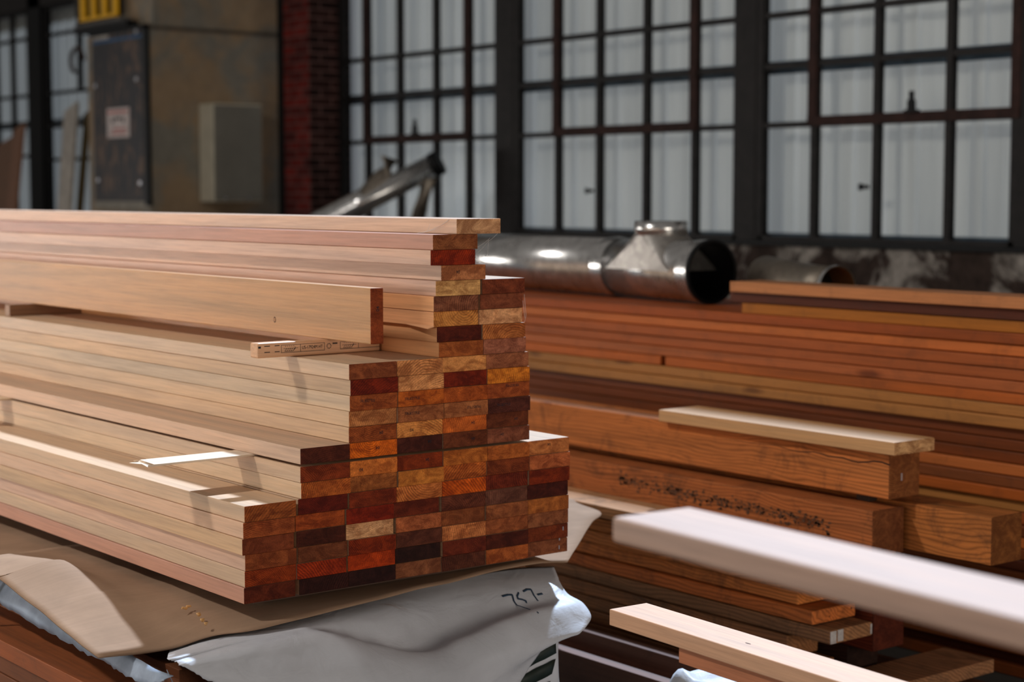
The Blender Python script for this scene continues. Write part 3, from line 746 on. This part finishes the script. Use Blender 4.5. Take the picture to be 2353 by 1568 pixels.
# conical saddle of the tee, faceted
tc = A + ax * 1.90; side_v = ax.cross(Vector((0, 0, 1))).normalized()
bm = bmesh.new(); n = 40; r_top = .112; zt = .144
cor = [(.215, .130), (-.215, .130), (-.215, -.130), (.215, -.130)]
cv = [bm.verts.new(lpt(tc + ax * a + side_v * b)) for a, b in cor]
up_r = [bm.verts.new(lpt(tc + ax * r_top * math.cos(2 * math.pi * k / n) + side_v * r_top * math.sin(2 * math.pi * k / n) + Vector((0, 0, zt)))) for k in range(n)]
q = n // 4
for i in range(4):
    for k in range(i * q, i * q + q):
        f = bm.faces.new((cv[i], up_r[(k + 1) % n], up_r[k])); f.smooth = True
    bm.faces.new((cv[i], cv[(i + 1) % 4], up_r[((i + 1) * q) % n]))
bmesh.ops.recalc_face_normals(bm, faces=bm.faces[:])
mesh_obj('tee_saddle', bm, galv_mat('satin_galvanised_steel', (170, 164, 158), 0.46), duct)
bm = bmesh.new(); add_tube(bm, [lpt(tc + Vector((0, 0, zt - .002))), lpt(tc + Vector((0, 0, zt + .058)))], r_top, 40, 0, False)
o = mesh_obj('tee_collar', bm, M_GALV, duct); o.modifiers.new('t', 'SOLIDIFY').thickness = .0015
bm = bmesh.new(); shell(bm, [tee1 - ax * .01, tee1 + ax * .035, tee1 + ax * .07], [R0 + .003, R0 + .006, R0 + .006]); o = mesh_obj('end_collar', bm, M_GALV, duct)
bm = bmesh.new(); shell(bm, [tee1 + ax * .062, tee1 + ax * .078], [R0 + .0065, R0 + .0065]); o = mesh_obj('end_flange', bm, M_BLACK, duct)
o.modifiers.new('t', 'SOLIDIFY').thickness = .012
bm = bmesh.new(); add_tube(bm, [lpt(tee1 + ax * .07), lpt(tee1 - ax * .30)], [R0 - .004, R0 - .004], 40, 0, False)
f = bm.faces.new([v for v in bm.verts][-40:])
mesh_obj('inner_shade', bm, M_BLACK, duct)  # black tube stands in for the shade inside the open pipe

d2 = empty('duct_elbow', (2.985, 1.0, 1.2225)); tag(d2, 'dusty grey duct piece with a tan-tinted open end behind the top boards', 'duct')
bm = bmesh.new(); pts = [Vector((.25, .42, .02)), Vector((.16, .22, .01)), Vector((.10, .02, .0)), Vector((.07, -.12, -.0))]
add_tube(bm, pts, [.085, .085, .085, .085], 36, 0, False)
o = mesh_obj('elbow_body', bm, M_GALV_D, d2); o.modifiers.new('t', 'SOLIDIFY').thickness = .002
M_TAN = plain('tan_reflection', (150, 104, 62), 0.7, var=0.3)  # brownish reflection inside the open duct, put into a surface colour
bm = bmesh.new(); add_tube(bm, [Vector((.10, .02, .0)), Vector((.07, -.119, 0))], [.082, .082], 36, 0, False)
bmesh.ops.reverse_faces(bm, faces=bm.faces[:]); mesh_obj('inside_reflection', bm, M_TAN, d2)
bm = bmesh.new(); add_tube(bm, [Vector((.073, -.105, .0)), Vector((.069, -.126, 0))], [.0885, .0885], 36, 0, False)
mesh_obj('rim', bm, M_GALV, d2)

d3 = empty('wye_duct', (5.60, 8.3, 1.3)); tag(d3, 'galvanised wye duct leaning against the windows behind the stack', 'duct')
o3 = Vector((5.60, 8.3, 1.3)); T = Vector((5.70, 7.09, 1.815)); Bt = Vector((5.55, 10.9, .16)); Bt = Vector((5.5, 9.62, .75))
Bt = T + Vector((-.50, .54, -.371)) * 4.5
dv = (Bt - T).normalized()
bm = bmesh.new(); add_tube(bm, [T - o3, T + dv * .62 - o3, T + dv * .64 - o3, T + dv * .70 - o3, Bt - o3], [.088, .088, .098, .098, .11], 32, 0, False)
o = mesh_obj('main_pipe', bm, M_GALV, d3); o.modifiers.new('t', 'SOLIDIFY').thickness = .002
bm = bmesh.new(); add_tube(bm, [T - dv * .01 - o3, T + dv * .06 - o3], [.094, .094], 32, 0, True); mesh_obj('opening_shade', bm, M_BLACK, d3)  # black plug stands in for the dark of the open pipe end
bm = bmesh.new(); add_tube(bm, [T + dv * .66 - o3, T + dv * .50 + Vector((.02, -.02, .12)) - o3, T + dv * .46 + Vector((.03, -.02, .24)) - o3], [.085, .080, .078], 28, 0, False)
mesh_obj('branch_pipe', bm, M_GALV_D, d3)
bm = bmesh.new(); add_tube(bm, [T + dv * .15 + Vector((.03, -.05, -.03)) - o3, T + Vector((-.02, .22, -.35)) - o3, T + Vector((-.1, .42, -.9)) - o3], [.06, .055, .05], 20, 0, True)
mesh_obj('lower_branch', bm, M_GALV_D, d3)

# ------------------------------------------------------------------ the hall
def struct(name, bm, m, parent=None, label=None):
    o = mesh_obj(name, bm, m, parent)
    if parent is None: o['kind'] = 'structure'
    if label: o['label'] = label
    return o
bm = bmesh.new(); add_box(bm, (-7, -6, -.1), (6.6, 19, 0)); struct('floor', bm, M_FLOOR)
XW = 6.0
bm = bmesh.new(); add_box(bm, (5.93, -1.5, 0), (6.35, 17.6, 1.262), 0, .0); struct('wall_right', bm, M_MASON)
bm = bmesh.new(); add_box(bm, (5.95, -1.5, 3.62), (6.3, 17.6, 6.0)); struct('wall_right_upper', bm, plain('dark_upper_wall', (60, 56, 54), 0.9))
bm = bmesh.new(); add_box(bm, (5.62, -1.5, 6.0), (6.35, 17.6, 6.06)); struct('sun_blocker', bm, plain('dark_sun_blocker', (58, 50, 44), 0.9))  # unseen overhead strip added to keep the sun off timbers and pile
# sill
bm = bmesh.new(); add_box(bm, (5.90, -1.5, 1.262), (6.10, 17.6, 1.292), 0, .004); struct('trim_1', bm, M_BLACK)
# translucent ribbed cladding outside the windows
bm = bmesh.new(); prof = []; y = -1.5
while y < 17.6:
    for (dy, dx) in ((0, 0), (.035, 0), (.05, .022), (.085, .022), (.10, 0), (.165, 0), (.17, .004), (.175, 0)): prof.append((6.20 - dx, y + dy))
    y += .236
rows = [[bm.verts.new((px, py, z)) for (px, py) in prof] for z in (1.25, 3.64)]
for a, b in zip(rows[0][:-1], range(len(prof) - 1)): pass
for k in range(len(prof) - 1): bm.faces.new((rows[0][k], rows[0][k + 1], rows[1][k + 1], rows[1][k]))
o = struct('wall_cladding', bm, M_PANEL)
bm = bmesh.new(); add_box(bm, (6.10, -1.5, 2.325), (6.17, 17.6, 2.400)); struct('trim_2', bm, M_GIRT)
bm = bmesh.new(); add_box(bm, (6.08, -1.5, 1.292), (6.17, 17.6, 1.335)); struct('trim_3', bm, M_GIRT)

def window(idx, y0, y1, mull, sash, zs=(1.285, 2.0, 2.36, 2.67, 3.30), ztop=3.62, latches=(), zmull=None):
    w = empty('window_%d' % idx, (XW, (y0 + y1) / 2, 1.285)); w['kind'] = 'structure'
    C = Vector((XW, (y0 + y1) / 2, 1.285))
    def bx(bm, lo, hi): add_box(bm, Vector(lo) - C, Vector(hi) - C)
    bm = bmesh.new(); t = .022
    for y in (y0, y1): bx(bm, (XW - .03, y - .03, 1.285), (XW + .03, y + .03, ztop))
    for z in (1.30, ztop - .02): bx(bm, (XW - .03, y0, z - .02), (XW + .03, y1, z + .02))
    for m in mull: bx(bm, (XW - .028, m - .021, zmull or 1.285), (XW + .022, m + .021, ztop))
    for z in zs[1:]:
        bx(bm, (XW - .024, y0, z - .018), (XW + .020, y1, z + .018))
    mesh_obj('window_frame', bm, M_STEEL, w)
    sa = None
    if sash:
        a, b = sash; bm = bmesh.new()
        for y in (a, b): bx(bm, (XW - .040, y - .032, 2.0), (XW - .015, y + .032, 3.5))
        bx(bm, (XW - .045, a - .03, 1.985), (XW - .012, b + .03, 2.045))
        bx(bm, (XW - .040, a, 3.45), (XW - .015, b, 3.5))
        sa = mesh_obj('sash', bm, M_RUST, w)
    bm = bmesh.new(); bx(bm, (XW + .004, y0, 1.30), (XW + .008, y1, ztop - .02)); mesh_obj('pane', bm, M_GLASS, w)
    for (ly, lz, big) in latches:
        bm = bmesh.new()
        if big:
            bx(bm, (XW - .075, ly - .02, lz), (XW - .045, ly + .02, lz + .07)); bx(bm, (XW - .07, ly - .012, lz + .07), (XW - .05, ly + .012, lz + .12)); bx(bm, (XW - .07, ly - .05, lz), (XW - .045, ly + .05, lz + .015))
        else:
            bx(bm, (XW - .06, ly - .0, lz - .012), (XW - .02, ly + .045, lz + .012)); bx(bm, (XW - .06, ly + .03, lz - .02), (XW - .04, ly + .05, lz + .02))
        mesh_obj('latch', bm, M_BLACK, sa if sa and big else w)
    return w
window(1, 6.74, 8.86, (7.112, 7.533, 8.023, 8.484), (7.112, 8.485), latches=((7.75, 2.04, 1),))
window(2, 4.28, 6.52, (4.673, 5.137, 5.614, 6.059), (4.673, 6.06), latches=((5.66, 1.60, 0),))
window(3, 2.20, 4.09, (2.649, 3.167, 3.646), (2.20, 3.65), latches=((2.88, 2.04, 1), (3.21, 1.62, 0)))
window(4, .0, 1.98, (.5, 1.0, 1.5), None)
window(5, 11.3, 14.80, (12.2, 12.7, 13.15, 13.56, 13.96), None, zs=(1.285, 1.95, 2.31, 2.67, 3.30), zmull=2.67)
window(6, 15.26, 17.4, (15.73, 16.2, 16.7), None)
for k, (a, b) in enumerate([(6.545, 6.715), (4.115, 4.255), (1.99, 2.185)]):
    bm = bmesh.new(); add_box(bm, (5.965, a, 1.285), (6.06, b, 3.62), 0, .004)
    o = struct('mullion_post', bm, M_STEEL)
bm = bmesh.new(); add_box(bm, (5.95, 14.86, 0), (6.08, 15.20, 4.2), 0, .01); struct('steel_column', bm, M_BLACK)
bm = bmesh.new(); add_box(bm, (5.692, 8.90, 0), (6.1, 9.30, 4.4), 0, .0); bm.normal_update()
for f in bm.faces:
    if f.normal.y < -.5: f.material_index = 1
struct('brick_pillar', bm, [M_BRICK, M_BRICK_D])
bm = bmesh.new(); add_box(bm, (5.70, 9.31, 0), (5.80, 9.42, 4.4), 0, .0); struct('pillar_strip', bm, M_BLACK)  # plain black upright strip behind the brick pillar
# beige enclosure beside the pillar
bm = bmesh.new(); add_box(bm, (4.805, 10.0, 0), (6.08, 11.2, 2.965)); add_box(bm, (4.815, 9.992, 0), (6.08, 10.0, 1.55)); struct('wall_back', bm, M_BEIGE)
bm = bmesh.new(); add_box(bm, (4.86, 10.03, 2.985), (6.08, 11.2, 4.4)); struct('wall_back_upper', bm, M_BEIGE)
bm = bmesh.new(); add_box(bm, (4.80, 9.975, 2.962), (6.08, 10.03, 2.988), 0, .003); struct('trim_4', bm, plain('dark_beige_strip', (88, 78, 66), 0.7))

# dark scuffed panel on the left face of the enclosure
pn = empty('access_panel', (4.80, 10.53, 1.48)); tag(pn, 'scuffed dark metal access panel with a blue strip, on the enclosure side', 'panel')
PC = Vector((4.80, 10.53, 1.48))
def pbx(name, lo, hi, m, bev=0.0):
    bm = bmesh.new(); add_box(bm, Vector(lo) - PC, Vector(hi) - PC, 0, bev); return mesh_obj(name, bm, m, pn)
pbx('panel_sheet', (4.785, 10.07, 1.515), (4.803, 11.06, 2.975), M_MOTTLE)
pbx('corner_trim', (4.775, 9.99, 1.48), (4.806, 10.075, 3.0), M_BLACK, .002)
pbx('top_trim', (4.775, 9.99, 2.965), (4.806, 11.10, 3.0), M_BLACK, .002)
pbx('blue_strip', (4.781, 10.09, 2.895), (4.786, 11.05, 2.918), plain('blue_tape', (28, 84, 130), 0.5))
pbx('bottom_rail', (4.78, 10.0, 1.45), (4.806, 11.06, 1.515), plain('pale_rail', (150, 142, 128), 0.7))
pbx('white_label', (4.781, 10.72, 2.925), (4.786, 11.03, 2.958), plain('white_label_strip', (176, 168, 158), 0.7))
for (y, z) in [(10.19, 2.95), (10.20, 2.55), (11.00, 2.53), (10.16, 1.67), (10.98, 1.70)]:
    bm = bmesh.new(); add_tube(bm, [Vector((4.786, y, z)) - PC, Vector((4.776, y, z)) - PC], [.024, .018], 14); mesh_obj('screw', bm, M_STAPLE, pn)
sg = empty('warning_sign', (4.782, 10.56, 2.19)); tag(sg, 'small white and red warning sign on the dark access panel', 'sign')
bm = bmesh.new(); add_box(bm, (-.003, -.215, -.125), (.003, .215, .13), 0, .001); mesh_obj('sign_plate', bm, plain('sign_white', (214, 198, 192), 0.6, var=0.1), sg)
M_SRED = plain('sign_red', (190, 90, 84), 0.6)
for (lo, hi, m) in [((-.006, -.19, .085), (-.003, .19, .105), M_SRED), ((-.006, -.12, .0), (-.003, -.09, .05), M_INK), ((-.006, .09, .0), (-.003, .12, .05), M_INK), ((-.006, -.06, .03), (-.003, .06, .05), M_INK), ((-.006, -.16, -.06), (-.003, .10, -.045), M_SRED), ((-.006, -.16, -.095), (-.003, .14, -.08), M_SRED)]:
    bm = bmesh.new(); add_box(bm, lo, hi); mesh_obj('sign_marking', bm, m, sg)
# electrical box
eb = empty('electrical_box', (5.49, 9.99, 1.51)); tag(eb, 'grey electrical box mounted on the beige enclosure wall', 'electrical box')
M_EBOX = plain('lit_box_paint', (206, 196, 174), 0.5, var=0.12)  # lighter than the door: light on the left side put into the paint
bm = bmesh.new(); add_box(bm, (-.235, -.245, 0), (.24, .0, .835), 0, .006); mesh_obj('box_body', bm, M_EBOX, eb)
bm = bmesh.new(); add_box(bm, (-.225, -.255, .012), (.23, -.246, .822), 0, .003); dr = mesh_obj('box_door', bm, plain('grey_door_paint', (128, 124, 114), 0.55, var=0.15, scale=3), eb)
bm = bmesh.new(); add_tube(bm, [(-.13, -.256, .03), (-.13, -.266, .03)], .012, 10); mesh_obj('door_screw', bm, M_STAPLE, dr)
bm = bmesh.new(); add_tube(bm, [(.10, -.256, .03), (.10, -.266, .03)], .012, 10); mesh_obj('door_screw', bm, M_STAPLE, dr)
# yellow barred fan above the panel
fn = empty('barred_fan', (4.80, 10.90, 3.02)); tag(fn, 'dark fan housing with bright yellow guard bars above the access panel', 'fan')
M_YEL = plain('yellow_guard_paint', (250, 186, 10), 0.5, var=0.12)
M_FANB = plain('dark_fan_housing', (50, 44, 34), 0.7)
bm = bmesh.new(); add_box(bm, (.0, -.36, .085), (.5, .62, .75), 0, .09); mesh_obj('housing', bm, M_FANB, fn)
bm = bmesh.new(); add_box(bm, (-.04, -.47, .04), (.3, .46, .068), 0, .004); mesh_obj('base_ledge', bm, plain('grey_ledge', (96, 92, 88), 0.6), fn)
bm = bmesh.new(); add_box(bm, (-.05, -.60, -.015), (.3, .46, .035), 0, .004); mesh_obj('lower_ledge', bm, M_BLACK, fn)
for k in range(4):
    y = -.325 + k * .215
    bm = bmesh.new(); add_box(bm, (-.035, y - .045, .09), (.0, y + .045, .72), 0, .01); mesh_obj('guard_bar', bm, M_YEL, fn)
bm = bmesh.new(); add_box(bm, (-.037, -.37, .085), (-.001, .37, .115), 0, .004); mesh_obj('guard_rail', bm, M_YEL, fn)
# hose loop on the far windows
bm = bmesh.new(); pts = [(5.95, 13.93 + .16 * math.cos(t), 2.98 + .13 * math.sin(t)) for t in [k * .4 - 1.2 for k in range(12)]]
add_tube(bm, pts, .022, 8); tag(mesh_obj('hose_loop', bm, plain('brown_hose', (90, 70, 62), 0.7)), 'small brown loop of hose hanging by the far left windows', 'hose')
# leaning sheets and boards at the left
M_WSHEET = plain('white_sheet_edge', (196, 186, 174), 0.6)
def lean(name, label, cat, bottom, topp, width, thick, mat, rgb=None):
    b, t = Vector(bottom), Vector(topp); d = t - b; L = d.length; zx = d.normalized()
    yv = Vector((0, 1, 0)); xv = yv.cross(zx).normalized(); yv = zx.cross(xv)
    bm = bmesh.new(); add_box(bm, (-thick / 2, -width / 2, 0), (thick / 2, width / 2, L), 0, .002)
    o = mesh_obj(name, bm, mat); M = Matrix((xv, yv, zx)).transposed().to_4x4(); M.translation = b; o.matrix_world = M
    if rgb: o.color = lin(rgb) + (.5,)
    return tag(o, label, cat)
lean('plywood_sheet', 'white faced panel leaning by the windows left of the access panel', 'panel', (4.55, 11.48, .02), (5.26, 12.56, 2.42), .26, .03, M_WSHEET)
lean('plywood_sheet', 'olive brown panel leaning beside the white faced one', 'panel', (4.62, 11.36, .02), (5.34, 12.38, 2.36), .10, .03, plain('olive_panel', (98, 80, 46), 0.7))
lean('leaning_board', 'brown board leaning at the far left edge, steeper one', 'board', (4.7, 13.16, .02), (5.30, 13.92, 2.27), .22, .03, M_LATH, (150, 106, 80))
lean('leaning_board', 'wide brown sheet leaning behind the board at the far left edge', 'board', (4.75, 13.75, .02), (5.35, 14.3, 2.16), .55, .02, M_LATH, (136, 98, 72))
# cobwebs
M_WEB = plain('dusty_cobweb', (220, 210, 204), 0.8, var=0.1)
def web(name, label, lines, r=.00035):
    bm = bmesh.new()
    for l in lines:
        L = [Vector(p) for p in l]; pts = []
        for a, b in zip(L, L[1:]):
            for k in range(5):
                p = a.lerp(b, k / 5); p.z -= .002 * math.sin(math.pi * k / 5); pts.append(p)
        pts.append(L[-1]); add_tube(bm, pts, r, 4)
    return tag(mesh_obj(name, bm, M_WEB), label, 'cobweb', 'cobwebs on the stepped stack')
zt23 = ZS + 23 * P + LT; zt22 = ZS + 22 * P + LT
xe = .680 - W / 2 - .001
web('cobweb', 'wispy cobweb strands under the topmost board of the tall column', [[(xe, .03, zt23 - .002), (xe, .07, zt23 - .02), (xe - .02, .12, zt22 + .001)], [(xe, .03, zt23 - .004), (xe - .012, .08, zt22 + .012), (xe - .03, .125, zt22 + .001)],
     [(xe, .045, zt23 - .018), (xe - .015, .10, zt22 + .006)], [(xe - .008, .10, zt23 - .014), (xe - .015, .105, zt22 + .004)]])
xr = .680 + W / 2
web('cobweb', 'faint cobweb hanging from the overhanging topmost board', [[(xr - .004, .004, zt22), (xr - .03, .01, zt22 - .02), (.677, .002, zt22 - .05)], [(xr - .035, .002, zt22 - .016), (xr - .04, .002, zt22 - .07)], [(xr - .03, .003, zt22 - .012), (.675, .0, zt22 - .035)]], .0003)
web('cobweb', 'thin cobweb strands along the right side of the sixth column', [[(.833, .003, ZS + 18 * P), (.836, -.001, ZS + 16.6 * P), (.826, .002, ZS + 15.6 * P)], [(.826, .0, ZS + 17.6 * P), (.833, .0, ZS + 16.4 * P)]], .0004)

# ------------------------------------------------------------------ light
def lamp(name, typ, loc, energy, color, target=None, direction=None, **kw):
    l = bpy.data.lights.new(name, typ); l.energy = energy; l.color = color
    for k, v in kw.items(): setattr(l, k, v)
    o = link(bpy.data.objects.new(name, l)); o.location = loc
    d = Vector(direction) if direction else Vector(target) - Vector(loc)
    o.rotation_euler = d.to_track_quat('-Z', 'Y').to_euler(); return o
lamp('sun', 'SUN', (8, 8, 12), 6.4, (.76, .95, 1.20), direction=(-.69, -.55, -1.0), angle=math.radians(1.7))
lamp('high_window_left', 'AREA', (-4.2, 2.9, 6.0), 245, (1.0, .97, .93), target=(.3, .3, .9), shape='SQUARE', size=.55)
lamp('far_left_doorway_light', 'AREA', (-5.2, 17.0, 1.5), 56, (1.0, .95, .90), target=(3.1, 2.4, 1.2), shape='RECTANGLE', size=9.0, size_y=.9, spread=1.0)
lamp('left_fill_light', 'AREA', (-5.4, 1.5, 1.35), 39, (1.0, .94, .88), target=(2, 1.3, 1.0), shape='RECTANGLE', size=3.4, size_y=1.6, spread=1.75)  # unseen lamp added to brighten the boards' left sides
lamp('front_fill_light', 'AREA', (1.2, -6.5, 1.2), 185, (1.0, .92, .82), target=(1.0, 2.0, .7), shape='RECTANGLE', size=4.0, size_y=2.0)  # unseen fill lamp added to brighten the cut ends and the wrap
w = bpy.data.worlds.new('hall_daylight'); SC.world = w; w.use_nodes = True
bg = w.node_tree.nodes['Background']; bg.inputs[0].default_value = (1.0, .94, .88, 1); bg.inputs[1].default_value = .15

# ------------------------------------------------------------------ camera
cam = bpy.data.cameras.new('camera'); co = link(bpy.data.objects.new('camera', cam))
cam.sensor_width = 36.0; cam.lens = 4034.0 / 2353.0 * 36.0
hd, pt = .9025, .0838
F = Vector((math.cos(hd) * math.cos(pt), math.sin(hd) * math.cos(pt), -math.sin(pt)))
co.location = (-2.0286, -3.57, .9609 + ZS)
co.rotation_euler = F.to_track_quat('-Z', 'Y').to_euler()
cam.dof.use_dof = True; cam.dof.focus_distance = 4.15; cam.dof.aperture_fstop = 2.7
cam.clip_end = 100
SC.camera = co
vs = SC.view_settings
vs.view_transform = 'Standard'; vs.look = 'None'; vs.exposure = 0.0; vs.gamma = 1.0; vs.use_curve_mapping = False
